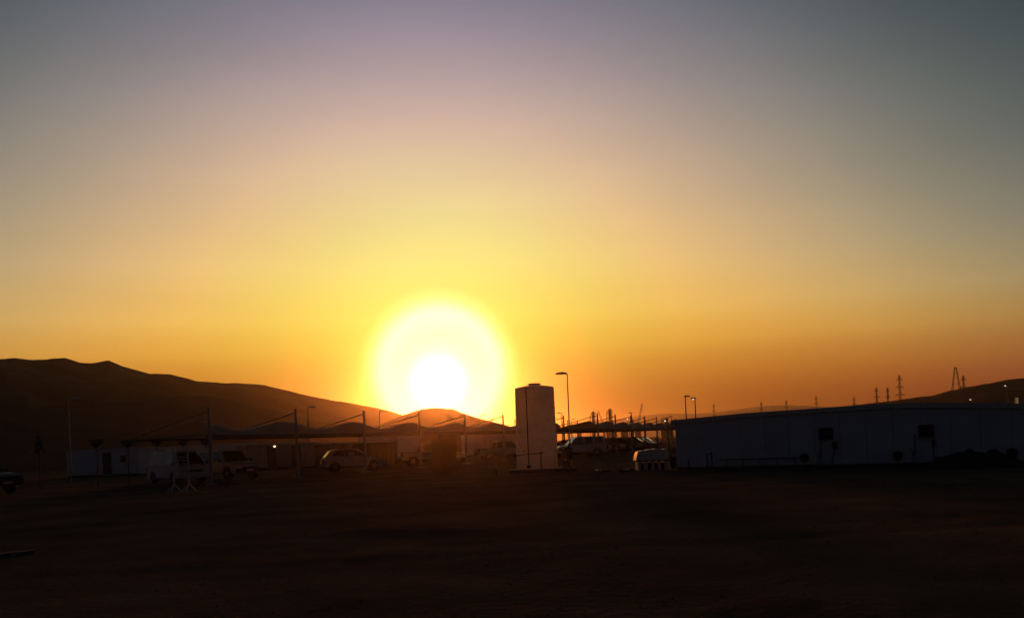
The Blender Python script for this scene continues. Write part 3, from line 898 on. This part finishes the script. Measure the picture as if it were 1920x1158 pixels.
def ac_unit(u, v, label):
    x, z = on_wall(u, v)
    P = Vector((A0.x, A0.y, 0)) + dirB * x
    root = thing('air_conditioner', (P.x, P.y, 0), rzB, label, 'air conditioner', 'air conditioner units along the long cabin')
    w, h, dpt = 0.80, 0.56, 0.30
    z0 = 0.14
    MB().box((0, -0.36, z0 + h / 2), (w, dpt, h)).build('case', M_WHITE, root, bevel=0.02)
    MB().lathe([(0, -0.015), (0.2, -0.015), (0.2, 0.01), (0, 0.01)], 24, (-0.12, -0.52, z0 + h / 2), axis='Y').build('fan_opening', M_PLASTIC, root, smooth=True)
    gr = MB()
    for q in range(5):
        gr.lathe([(0.04 * q + 0.025, -0.008), (0.04 * q + 0.033, -0.008), (0.04 * q + 0.033, 0.006), (0.04 * q + 0.025, 0.006)], 18, (-0.12, -0.55, z0 + h / 2), axis='Y')
    gr.build('fan_guard', M_DARKSTEEL, root)
    for s in (-0.3, 0.3):
        MB().box((s, -0.36, 0.07), (0.08, 0.34, 0.15)).build('foot', M_CONCRETE, root)
    MB().path([(0.38, -0.3, z0 + 0.3), (0.46, -0.12, z0 + 0.35), (0.47, -0.04, z0 + 1.1)], 0.02).build('refrigerant_pipe', M_PLASTIC, root, smooth=True)
ac_unit(1520, 862, 'outdoor air conditioner unit below the left window of the long cabin')
ac_unit(1694, 862, 'outdoor air conditioner unit below the right window of the long cabin')
ac_unit(1907, 862, 'outdoor air conditioner unit at the right edge of the picture')

x, z = on_wall(1566, 834)
P = Vector((A0.x, A0.y, 0)) + dirB * x
dv = thing('drain_box', (P.x, P.y, 0), rzB, 'dark box with a hanging hose right of the left cabin window', 'box')
MB().box((0, -0.1, z), (0.2, 0.18, 0.32)).build('case', M_PLASTIC, dv, bevel=0.02)
MB().path([(0, -0.1, z - 0.15), (-0.05, -0.1, z - 0.35), (-0.12, -0.09, z - 0.6), (-0.13, -0.09, 0.05)], 0.025).build('hose', M_PLASTIC, dv, smooth=True)
x, z = on_wall(1751, 838)
P = Vector((A0.x, A0.y, 0)) + dirB * x
dv = thing('drain_box', (P.x, P.y, 0), rzB, 'dark box with a hanging hose just below the right cabin window', 'box')
MB().box((0, -0.09, z + 0.15), (0.12, 0.16, 0.3)).build('case', M_PLASTIC, dv, bevel=0.02)
MB().path([(0, -0.1, z), (0.02, -0.1, z - 0.4), (0.02, -0.09, 0.05)], 0.022).build('hose', M_PLASTIC, dv, smooth=True)

x0, z = on_wall(1350, 861)
x1, _ = on_wall(1508, 861)
P = Vector((A0.x, A0.y, 0)) + dirB * x0
wp = thing('wall_pipe', (P.x, P.y, 0), rzB, 'thin horizontal pipe low along the long cabin wall', 'pipe')
MB().tube((0, -0.16, z), (x1 - x0, -0.16, z), 0.025).build('pipe', M_PLASTIC, wp, smooth=True)
for q in range(5):
    MB().box(((x1 - x0) * (q + 0.5) / 5, -0.07, z), (0.04, 0.15, 0.05)).build('bracket', M_STEEL, wp)
    MB().tube(((x1 - x0) * (q + 0.5) / 5, -0.16, 0), ((x1 - x0) * (q + 0.5) / 5, -0.16, z), 0.015).build('prop', M_PLASTIC, wp)

P0 = ground_at(1331, 40.0)
fr = thing('pipe_frame', (P0.x, P0.y, 0), rzB, 'narrow dark frame of two posts near the left end of the long cabin', 'frame')
for s, hh in ((-0.11, 0.72), (0.11, 0.8)):
    MB().tube((s, 0, 0), (s, 0, hh), 0.03).build('post', M_DARKSTEEL, fr, smooth=True)
MB().tube((-0.13, 0.001, 0.68), (0.13, 0.001, 0.7), 0.022).build('crossbar', M_DARKSTEEL, fr, smooth=True)
P0 = ground_at(1294, 40.5)
st = thing('leaning_stake', (P0.x, P0.y, 0), 0.0, 'thin dark leaning stake by the corner of the long cabin', 'stake')
MB().tube((0, 0, -0.05), (-0.06, 0, 0.42), 0.03, 0.025).build('shaft', M_DARKSTEEL, st, smooth=True)
MB().box((-0.06, 0, 0.42), (0.09, 0.07, 0.03)).build('head', M_DARKSTEEL, st)
P0 = ground_at(1264, 42.6)
tub = thing('tapered_tub', (P0.x, P0.y, 0), 0.0, 'dark tapered tub standing at the left corner of the long cabin', 'tub')
MB().lathe([(0, 0), (0.12, 0.0), (0.15, 0.1), (0.27, 0.58), (0.25, 0.58), (0.12, 0.1), (0, 0.1)], 20).build('bucket', M_PLASTIC, tub, smooth=True)
MB().lathe([(0.26, 0.55), (0.29, 0.55), (0.29, 0.6), (0.26, 0.6), (0.26, 0.55)], 20).build('rim', M_DARKSTEEL, tub, smooth=True)

# dark heaps in front of the long cabin
def heap(u, d, prof, depth, label, seed):
    c = ground_at(u, d)
    NX, NY = 46, 20
    w = prof[-1][0] - prof[0][0]
    vs, fs = [], []
    for i in range(NX + 1):
        x = prof[0][0] + w * i / NX
        hh = crest_interp(prof, x)
        for j in range(NY + 1):
            y = -depth / 2 + depth * j / NY
            q = max(0.0, 1 - (2 * y / depth) ** 2)
            z = hh * q ** 0.8 * (1 + 0.08 * nz(x, y, 3.0, seed)) + 0.05 * nz(x, y, 5.0, seed + 2) * q
            vs.append((x, y, max(z, -0.08) if 0 < i < NX and 0 < j < NY else -0.08))
    for i in range(NX):
        for j in range(NY):
            o = i * (NY + 1) + j
            fs.append((o, o + NY + 1, o + NY + 2, o + 1))
    o = MB().add(vs, fs).build('soil_heap', M_SOIL, smooth=True)
    o.location = (c.x, c.y, 0)
    o.rotation_euler = (0, 0, rzB)
    return tag(o, label, 'heap')
heap(1815, 33.3, [(-1.35, 0), (-1.1, 0.36), (-0.6, 0.46), (-0.15, 0.55), (0.1, 0.68), (0.3, 0.56), (0.6, 0.46), (0.95, 0.3), (1.2, 0)], 1.3,
     'long low dark heap against the long cabin, below right of the right window', 4.4)
heap(1868, 32.6, [(-0.55, 0), (-0.4, 0.4), (-0.2, 0.6), (0.0, 0.62), (0.2, 0.5), (0.45, 0.32), (0.9, 0.18), (1.2, 0)], 1.0,
     'rounded dark heap near the right edge, right of the longer heap', 9.4)

# white covered tank on piers, left of the long cabin
P0 = ground_at(1222, 42.3)
wt = thing('covered_tank', (P0.x, P0.y, 0), 0.03, 'low white box tank with bumpy lid standing on short piers, left of the long cabin', 'tank')
for q in range(5):
    MB().box((-0.64 + 0.32 * q, 0, 0.21), (0.15, 0.7, 0.44)).build('pier', M_WHITE, wt, bevel=0.012)
MB().box((0, 0.1, 0.19), (1.3, 0.4, 0.36)).build('underframe', M_DARKSTEEL, wt)
MB().box((0, 0, 0.455), (1.66, 0.92, 0.05)).build('ledge', M_DARKSTEEL, wt, bevel=0.01)
lid = [(-0.8, 0.485), (0.8, 0.485), (0.76, 0.72), (0.70, 0.98), (0.62, 1.0), (0.50, 0.96), (0.34, 1.0), (0.18, 1.02), (0.02, 0.99), (-0.14, 1.0), (-0.3, 0.94), (-0.46, 0.95), (-0.6, 0.93), (-0.70, 0.88), (-0.76, 0.7)]
def lidw(x, z, s):
    return s * (0.43 - 0.12 * (z - 0.485))
MB().prism(lid, 0, 0, lidw).build('lid', M_WHITE, wt, smooth=True, bevel=0.015)

# dark upright bin in the glow below the sun
P0 = ground_at(834, 48.2)
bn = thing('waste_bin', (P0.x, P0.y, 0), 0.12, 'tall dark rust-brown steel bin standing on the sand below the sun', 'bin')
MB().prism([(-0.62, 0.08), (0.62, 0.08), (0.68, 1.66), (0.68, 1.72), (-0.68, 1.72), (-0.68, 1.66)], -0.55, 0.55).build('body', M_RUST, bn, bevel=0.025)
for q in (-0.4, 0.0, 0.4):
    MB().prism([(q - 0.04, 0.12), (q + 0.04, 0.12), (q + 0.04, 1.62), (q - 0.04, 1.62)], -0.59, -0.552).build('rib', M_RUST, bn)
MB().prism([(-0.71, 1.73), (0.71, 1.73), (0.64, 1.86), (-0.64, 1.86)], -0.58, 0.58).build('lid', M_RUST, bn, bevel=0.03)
for sx_ in (-0.5, 0.5):
    for sy_ in (-0.42, 0.42):
        MB().box((sx_, sy_, 0.035), (0.14, 0.14, 0.09)).build('foot', M_DARKSTEEL, bn)

# white free-standing frame in front of the van
P0 = ground(341, 921)
sf = thing('sign_frame', (P0.x, P0.y, 0), heading(0.98, -0.1), 'white empty frame on two splayed-foot posts in front of the van', 'frame')
sp = 0.34
for s in (-sp, sp):
    MB().tube((s, 0, 0.33), (s, 0, 1.95), 0.04).build('post', M_WHITE, sf, smooth=True)
    for dx in (-0.3, 0.3):
        MB().tube((s, 0, 0.36), (s + dx, 0.0 + (0.06 if dx > 0 else -0.06), 0.0), 0.028).build('leg', M_WHITE, sf, smooth=True)
    MB().tube((s, 0, 0.36), (s + 0.02, -0.32, 0.0), 0.028).build('leg', M_WHITE, sf, smooth=True)
for z in (1.92, 1.5, 1.38, 0.72):
    MB().tube((-sp, 0.001, z), (sp, 0.001, z), 0.022).build('crossbar', M_WHITE, sf, smooth=True)

# slim marker post left of the tank, hoses and odds and ends on the sand
P0 = ground(930.5, 890)
mp = thing('marker_post', (P0.x, P0.y, 0), 0.0, 'slim marker post with dark lower half left of the tank slab', 'post')
MB().tube((0, 0, -0.03), (0, 0, 0.3), 0.028).build('lower_half', M_DARKSTEEL, mp, smooth=True)
MB().tube((0, 0, 0.301), (0, 0, 0.58), 0.026).build('upper_half', M_POST, mp, smooth=True)
def hose(pts, r, label):
    c = ground(*pts[0])
    root = thing('hose', (c.x, c.y, 0), 0.0, label, 'hose')
    q = [ground(u, v) - c for u, v in pts]
    q = [Vector((p.x, p.y, r * 0.6 + ground_height(p.x + c.x, p.y + c.y) + 0.01)) for p in q]
    MB().path(q, r, 8).build('hose_run', M_PLASTIC, root, smooth=True)
    MB().tube(q[0], q[0] + (q[0] - q[1]).normalized() * 0.12, r * 1.4, r * 1.4, 8).build('coupling', M_DARKSTEEL, root, smooth=True)
hose([(1116, 881), (1122, 882), (1130, 882.5), (1137, 882), (1146, 881.5)], 0.05, 'short dark hose lying on the sand right of the tank slab')
hose([(1166, 883), (1172, 882.5), (1180, 881), (1190, 880.5), (1197, 881)], 0.07, 'thicker dark hose lying at the left foot of the white box tank')
a, b = ground(-25, 1043), ground(63, 1034)
pl = thing('plank', (a.x, a.y, 0), heading(b.x - a.x, b.y - a.y), 'long straight plank lying on the sand at the lower left edge', 'plank')
Lp = (b - a).length
gz = max(ground_height(a.x + (b.x - a.x) * t, a.y + (b.y - a.y) * t) for t in (0, .25, .5, .75, 1))
MB().box((Lp / 2, 0, gz + 0.03), (Lp, 0.14, 0.05)).build('board', M_BARK, pl, bevel=0.006)
MB().box((Lp / 2, 0, gz + 0.002), (0.09, 0.5, 0.05)).build('batten', M_BARK, pl, bevel=0.006)

# loose stones
st = MB()
rnd = random.Random(5)
for i in range(3200):
    a = math.radians(rnd.uniform(-34, 34))
    r = 6.0 * (9.0 ** rnd.random())
    x, y = r * math.sin(a), r * math.cos(a)
    s = rnd.uniform(0.008, 0.028) * (0.6 + r / 40)
    zg = ground_height(x, y)
    vs = []
    for dx, dy, dz in ((1, 0, 0), (0.2, 1, 0), (-1, 0.3, 0), (-0.2, -0.9, 0), (0, 0.1, 0.8), (0.1, 0, -0.6)):
        vs.append((x + s * dx * rnd.uniform(.7, 1.3), y + s * dy * rnd.uniform(.7, 1.3), zg + s * dz * rnd.uniform(.5, 1.0)))
    st.add(vs, [(0, 1, 4), (1, 2, 4), (2, 3, 4), (3, 0, 4), (1, 0, 5), (2, 1, 5), (3, 2, 5), (0, 3, 5)])
o = st.build('gravel', M_STONE)
tag(o, 'loose stones scattered over the sandy yard', 'gravel', kind='stuff')

# ------------------------------------------------------------------ young trees along the left
def tree(u, d, H, crown, label, seed, dense=520):
    rnd = random.Random(seed)
    c = ground_at(u, d)
    root = thing('young_tree', (c.x, c.y, 0), 0.0, label, 'tree', 'young trees at the left')
    zmin, zmax, rad = crown
    t = MB().tube((0, 0, -0.05), (0.02, 0.01, zmin + 0.05), 0.035, 0.026, 8)
    t.tube((0.02, 0.01, zmin + 0.05), (0, 0.02, (zmin + zmax) / 2), 0.026, 0.015, 7)
    t.build('trunk', M_BARK, root, smooth=True)
    lim = MB()
    for i in range(9):
        a = rnd.uniform(0, 6.28)
        z = zmin + (zmax - zmin) * rnd.uniform(0.0, 0.5)
        lim.tube((0.01, 0.01, z), (0.6 * rad(0.6) * math.cos(a), 0.6 * rad(0.6) * math.sin(a), z + 0.12), 0.012, 0.005, 5)
    lim.build('limb', M_BARK, root)
    f = MB()
    for i in range(dense):
        h = rnd.random()
        a = rnd.uniform(0, 6.28)
        r = rad(h) * math.sqrt(rnd.random()) * rnd.uniform(0.8, 1.12)
        p = Vector((r * math.cos(a), r * math.sin(a), zmin + (zmax - zmin) * h))
        n = Vector((rnd.uniform(-1, 1), rnd.uniform(-1, 1), rnd.uniform(-1, 1))).normalized()
        e = n.orthogonal().normalized() * rnd.uniform(0.04, 0.075)
        g2 = n.cross(e).normalized() * rnd.uniform(0.02, 0.035)
        f.add([p - e, p + g2, p + e, p - g2], [(0, 1, 2, 3)])
    f.build('crown', M_LEAF, root)
bowl = lambda h: 0.44 * math.sqrt(max(0.02, h)) * (1 if h < .9 else .92)
cone = lambda h: 0.32 * (1 - h) + 0.03
for i, (u, lab) in enumerate(((184, 'bowl-crowned young tree in front of the left site cabin, left of its doorway'),
                              (242, 'bowl-crowned young tree right of the doorway of the left site cabin'),
                              (296, 'bowl-crowned young tree rising over the rear of the white van roof'),
                              (346, 'bowl-crowned young tree over the front of the white van roof'),
                              (388, 'bowl-crowned young tree partly behind the nearest carport mast'))):
    d = (49, 51, 57, 60, 63)[i]
    top = at(u, 823.5, d).z
    tree(u, d, 0, (top - 0.42, top, bowl), lab, 20 + i)
top = at(75, 817, 47).z
tree(76, 47, 0, (top - 0.95, top, cone), 'cone-shaped young tree at the far left, left of the dark lamp', 40)

# ------------------------------------------------------------------ pylons and plant in the distance
def lattice(mb_, w0, w1, z0, z1, n, r):
    def corner(z):
        t = (z - z0) / (z1 - z0)
        w = w0 + (w1 - w0) * t
        return [Vector((sx * w / 2, sy * w / 2, z)) for sx, sy in ((-1, -1), (1, -1), (1, 1), (-1, 1))]
    zs = [z0 + (z1 - z0) * (1 - (1 - i / n) ** 1.3) for i in range(n + 1)]
    for a, b in zip(zs, zs[1:]):
        A, B = corner(a), corner(b)
        for i in range(4):
            mb_.tube(A[i], B[i], r * 1.4, r * 1.4, 4)
            mb_.tube(A[i], B[(i + 1) % 4], r, r, 4)
            mb_.tube(A[(i + 1) % 4], B[i], r, r, 4)
            mb_.tube(B[i], B[(i + 1) % 4], r, r, 4)
    return mb_
def pylon_proto(k):
    root = thing('power_pylon', (0, 0, 0), 0.0, '', 'pylon')
    m_ = MB()
    lattice(m_, 4.4, 2.2, 0, 15, 5, 0.17 * k)
    lattice(m_, 2.2, 1.3, 15.01, 30, 7, 0.15 * k)
    m_.build('tower', M_DARKSTEEL, root)
    for z, w in ((13.5, 8.5), (18.5, 10.0), (23.0, 8.0), (27.5, 6.0)):
        a = MB()
        for s in (-1, 1):
            for y in (-0.5, 0.5):
                a.tube((s * 0.8, y, z), (s * w / 2, 0, z + 0.4), 0.24 * k, 0.18 * k, 4)
                a.tube((s * 0.8, y, z + 1.2), (s * w / 2, 0, z + 0.4), 0.24 * k, 0.18 * k, 4)
        x_ = a.build('cross_arm', M_DARKSTEEL, root)
        for s in (-1, 1):
            MB().tube((s * w / 2, 0, z + 0.3), (s * w / 2, 0, z - 1.2), 0.12, 0.12, 6).build('insulator', M_PLASTIC, x_)
    MB().tube((-1.6, 0, 30.2), (1.6, 0, 30.2), 0.14, 0.14, 4).build('earth_bar', M_DARKSTEEL, root)
    return root
PYL = [(1686, 703, 752, 'largest pylon over the long cabin roof, right of a close pair'),
       (1643, 726, 757, 'left pylon of the close pair over the long cabin roof'),
       (1664, 726, 754, 'right pylon of the close pair over the long cabin roof'),
       (1806, 704, 727, 'slim pylon just right of the tall narrow mast on the right hill'),
       (1601, 744, 760, 'very small pylon left of the close pair'),
       (1530, 742, 764, 'small pylon above the left window of the long cabin'),
       (1474, 750, 762, 'tiny pylon on the crest of the far hill'),
       (1427, 753, 764, 'faint tiny pylon on the far hill slope'),
       (1338, 757, 776, 'faint pylon right of the two lamps over the cabin corner')]
proto = {}
for i, (u, vt, vb, lab) in enumerate(PYL):
    far = u < 1610
    kk = 1.3 if far else 0.9
    if kk not in proto:
        proto[kk] = o = pylon_proto(kk)
    else:
        o = copy_tree(proto[kk])
    d = 2200.0 if far else 1080.0
    pt = at(u, vt, d)
    sc_ = pt.z / 30.3
    o.location = (pt.x, pt.y, 0)
    o.scale = (sc_ * 0.5, sc_ * 0.5, sc_)
    o.rotation_euler = (0, 0, 0.12 * ((i * 37) % 5 - 2))
    tag(o, lab, 'pylon', 'power pylons on the right horizon')
# tall narrow mast with straddled legs
d = d_right(1790) + 4.0
pt, pb = at(1790.5, 688, d), at(1793, 731, d)
mast = thing('radio_mast', (pb.x, pb.y, pb.z - 1.5), 0.0, 'tall narrow two-legged mast on the crest of the right hill', 'mast')
hh = pt.z - pb.z + 1.5
for s in (-1, 1):
    m_ = MB()
    for y in (-0.6, 0.6):
        m_.tube((s * 3.1, y * 2, 0), (s * 0.55, y, hh), 0.22, 0.18, 5)
    for i in range(9):
        t0, t1 = i / 9, (i + 1) / 9
        x0, x1 = s * (3.1 - 2.55 * t0), s * (3.1 - 2.55 * t1)
        m_.tube((x0, -1.2 + 0.6 * t0, hh * t0), (x1, 1.2 - 0.6 * t1, hh * t1), 0.12, 0.12, 4)
    m_.build('lattice_leg', M_DARKSTEEL, mast)
m_ = MB()
for t in (0.35, 0.55, 0.7, 0.82, 0.92, 1.0):
    w = 3.1 - 2.55 * t
    m_.tube((-w, 0, hh * t), (w, 0, hh * t), 0.14, 0.14, 4)
m_.build('cross_brace', M_DARKSTEEL, mast)

# lit sign panel at the far right
P0 = at(1907, 751, 70)
sg = thing('lit_sign', (P0.x, P0.y, 0), 0.0, 'small upright dimly lit panel above the cabin roof at the right edge', 'sign')
MB().box((0, 0.03, P0.z), (0.34, 0.05, 0.62)).build('frame', M_PLASTIC, sg)
MB().box((-0.01, -0.005, P0.z), (0.24, 0.02, 0.52)).build('panel', M_LITSIGN, sg)
MB().tube((0, 0.08, 0), (0, 0.08, P0.z + 0.3), 0.05).build('post', M_DARKSTEEL, sg, smooth=True)

# process towers
def process_tower(u, vt, d, w, label, seed):
    rnd = random.Random(seed)
    p = at(u, vt, d)
    root = thing('process_tower', (p.x, p.y, 0), 0.0, label, 'tower', 'process towers of the far plant')
    H = p.z
    MB().lathe([(w * 0.35, 0), (w * 0.35, H * 0.55), (w * 0.28, H * 0.6), (w * 0.28, H - 0.8), (w * 0.1, H), (0, H)], 14).build('column', M_PLANT, root, smooth=True)
    z = H * 0.3
    while z < H - 0.5:
        e = w * rnd.uniform(0.42, 0.62)
        o_ = rnd.uniform(-0.15, 0.15) * w
        pf = MB().lathe([(w * 0.3, 0), (e, 0), (e, 0.25), (w * 0.3, 0.25)], 14, (o_, 0, z)).build('platform', M_PLANT, root)
        rl = MB()
        for q in range(10):
            t = 2 * math.pi * q / 10
            rl.tube((o_ + e * math.cos(t), e * math.sin(t), z + 0.25), (o_ + e * math.cos(t), e * math.sin(t), z + 1.35), 0.07, 0.07, 4)
        for zz in (0.8, 1.35):
            rl.lathe([(e - 0.06, zz), (e + 0.06, zz), (e + 0.06, zz + 0.1), (e - 0.06, zz + 0.1)], 14, (o_, 0, z))
        rl.build('railing', M_PLANT, pf)
        z += rnd.uniform(1.9, 2.8)
    MB().tube((-w * 0.6, 0.3, 0), (-w * 0.6, 0.3, H * 0.86), 0.28, 0.28, 8).tube((-w * 0.6, 0.3, H * 0.86), (0, 0.2, H * 0.9), 0.28, 0.28, 8).build('overhead_line', M_PLANT, root, smooth=True)
process_tower(1112, 770.5, 700, 4.2, 'left of two slim process towers beyond the carports', 3)
process_tower(1143.5, 765.5, 690, 4.4, 'right and taller of two slim process towers beyond the carports', 6)
process_tower(1185, 785, 560, 3.2, 'short process tower under the thin pole lamp, right of the twin towers', 8)
process_tower(1248, 784, 480, 3.6, 'short process tower with a light, just left of the long cabin', 9)
def crane(u0, v0, u1, v1, d, label, u2, v2):
    a, b, c = at(u0, v0, d), at(u1, v1, d), at(u2, v2, d)
    root = thing('mobile_crane', (a.x, a.y, 0), 0.0, label, 'crane', 'cranes at the far plant')
    def loc(p):
        return Vector((p.x - a.x, 0, p.z))
    m_ = MB()
    A, B = loc(a), loc(b)
    n = (B - A).cross(Vector((0, 1, 0))).normalized()
    k = 12
    for e in (-0.7, 0.7):
        m_.tube(A + n * e, B + n * e * 0.4, 0.24, 0.2, 4)
    for i in range(k):
        s = 1 if i % 2 else -1
        m_.tube(A.lerp(B, i / k) + n * s * 0.7 * (1 - 0.6 * i / k), A.lerp(B, (i + 1) / k) - n * s * 0.7 * (1 - 0.6 * (i + 1) / k), 0.13, 0.13, 4)
    m_.build('boom', M_PLANT, root)
    MB().tube(B, loc(c), 0.10, 0.10, 4).build('hoist_line', M_PLANT, root)
    MB().box((0, 0, A.z * 0.5 + 0.6), (3.2, 3.0, max(1.5, A.z - 1.2))).build('cab', M_PLANT, root, bevel=0.15)
    MB().box((0, 0, 0.6), (7.0, 3.2, 1.2)).build('undercarriage', M_PLANT, root, bevel=0.15)
crane(1196.5, 795, 1204, 756, 640, 'crane with steep lattice boom beyond the far carports', 1206.5, 776)
crane(1133, 797, 1121, 770, 800, 'faint crane leaning left between the two process towers', 1121, 790)

def plant_block(u0, u1, v, d, label, seed):
    rnd = random.Random(seed)
    a, b = at(u0, v, d), at(u1, v, d)
    root = thing('process_unit', (a.x, a.y, 0), 0.0, label, 'plant unit', 'low process units of the far plant')
    w = b.x - a.x
    MB().box((w / 2, 2.5, a.z * 0.4), (w, 5, a.z * 0.8)).build('steel_frame', M_PLANT, root, bevel=0.1)
    for i in range(4):
        h = a.z * rnd.uniform(0.82, 1.0)
        x = w * (0.15 + 0.7 * i / 3)
        MB().lathe([(w * 0.09, 0), (w * 0.09, h * 0.95), (w * 0.05, h), (0, h)], 10, (x, 0, 0)).build('vessel', M_PLANT, root, smooth=True)
    MB().tube((0, -0.5, a.z * 0.85), (w, -0.5, a.z * 0.85), 0.3).build('pipe_rack', M_PLANT, root, smooth=True)
plant_block(1083, 1090, 791, 720, 'small squat process unit left of the twin towers', 1)
plant_block(1136, 1152, 794, 680, 'process unit at the foot of the taller twin tower', 2)
plant_block(1164, 1177, 795, 600, 'process unit between the twin towers and the crane', 3)
plant_block(1190, 1200, 792, 640, 'process unit at the foot of the steep crane', 4)
plant_block(1239, 1262, 791, 480, 'process unit just left of the long cabin corner', 5)
for u, v, d, lab in ((1175, 785.5, 590, 'small white light left of the short process tower'), (1245, 789, 470, 'small white light on the plant just left of the long cabin')):
    p = at(u, v, d)
    fl = thing('flood_light', (p.x, p.y - 3.0, 0), 0.0, lab, 'light')
    MB().lathe([(0, p.z - 0.4), (0.35, p.z - 0.3), (0.45, p.z), (0.3, p.z + 0.3), (0, p.z + 0.4)], 10).build('lens', M_LITWHITE, fl, smooth=True)
    MB().tube((0, 0.6, 0), (0, 0.6, p.z + 0.5), 0.15, 0.12, 6).build('post', M_PLANT, fl, smooth=True)

# ------------------------------------------------------------------ haze
hz = MB().box((0, 0, 76.0), (15000, 15000, 156.0)).build('haze', bpy.data.materials.new('dust_haze'))
tag(hz, 'thin warm dust haze over the whole plain', 'haze', kind='stuff')
hm = hz.data.materials[0]
hm.use_nodes = True
hn, hl = hm.node_tree.nodes, hm.node_tree.links
hn.clear()
pv = hn.new('ShaderNodeVolumePrincipled')
pv.inputs['Color'].default_value = (0.95, 0.76, 0.54, 1)
pv.inputs['Density'].default_value = HAZE_DENSITY
pv.inputs['Anisotropy'].default_value = HAZE_G
ho = hn.new('ShaderNodeOutputMaterial')
hl.new(pv.outputs[0], ho.inputs['Volume'])
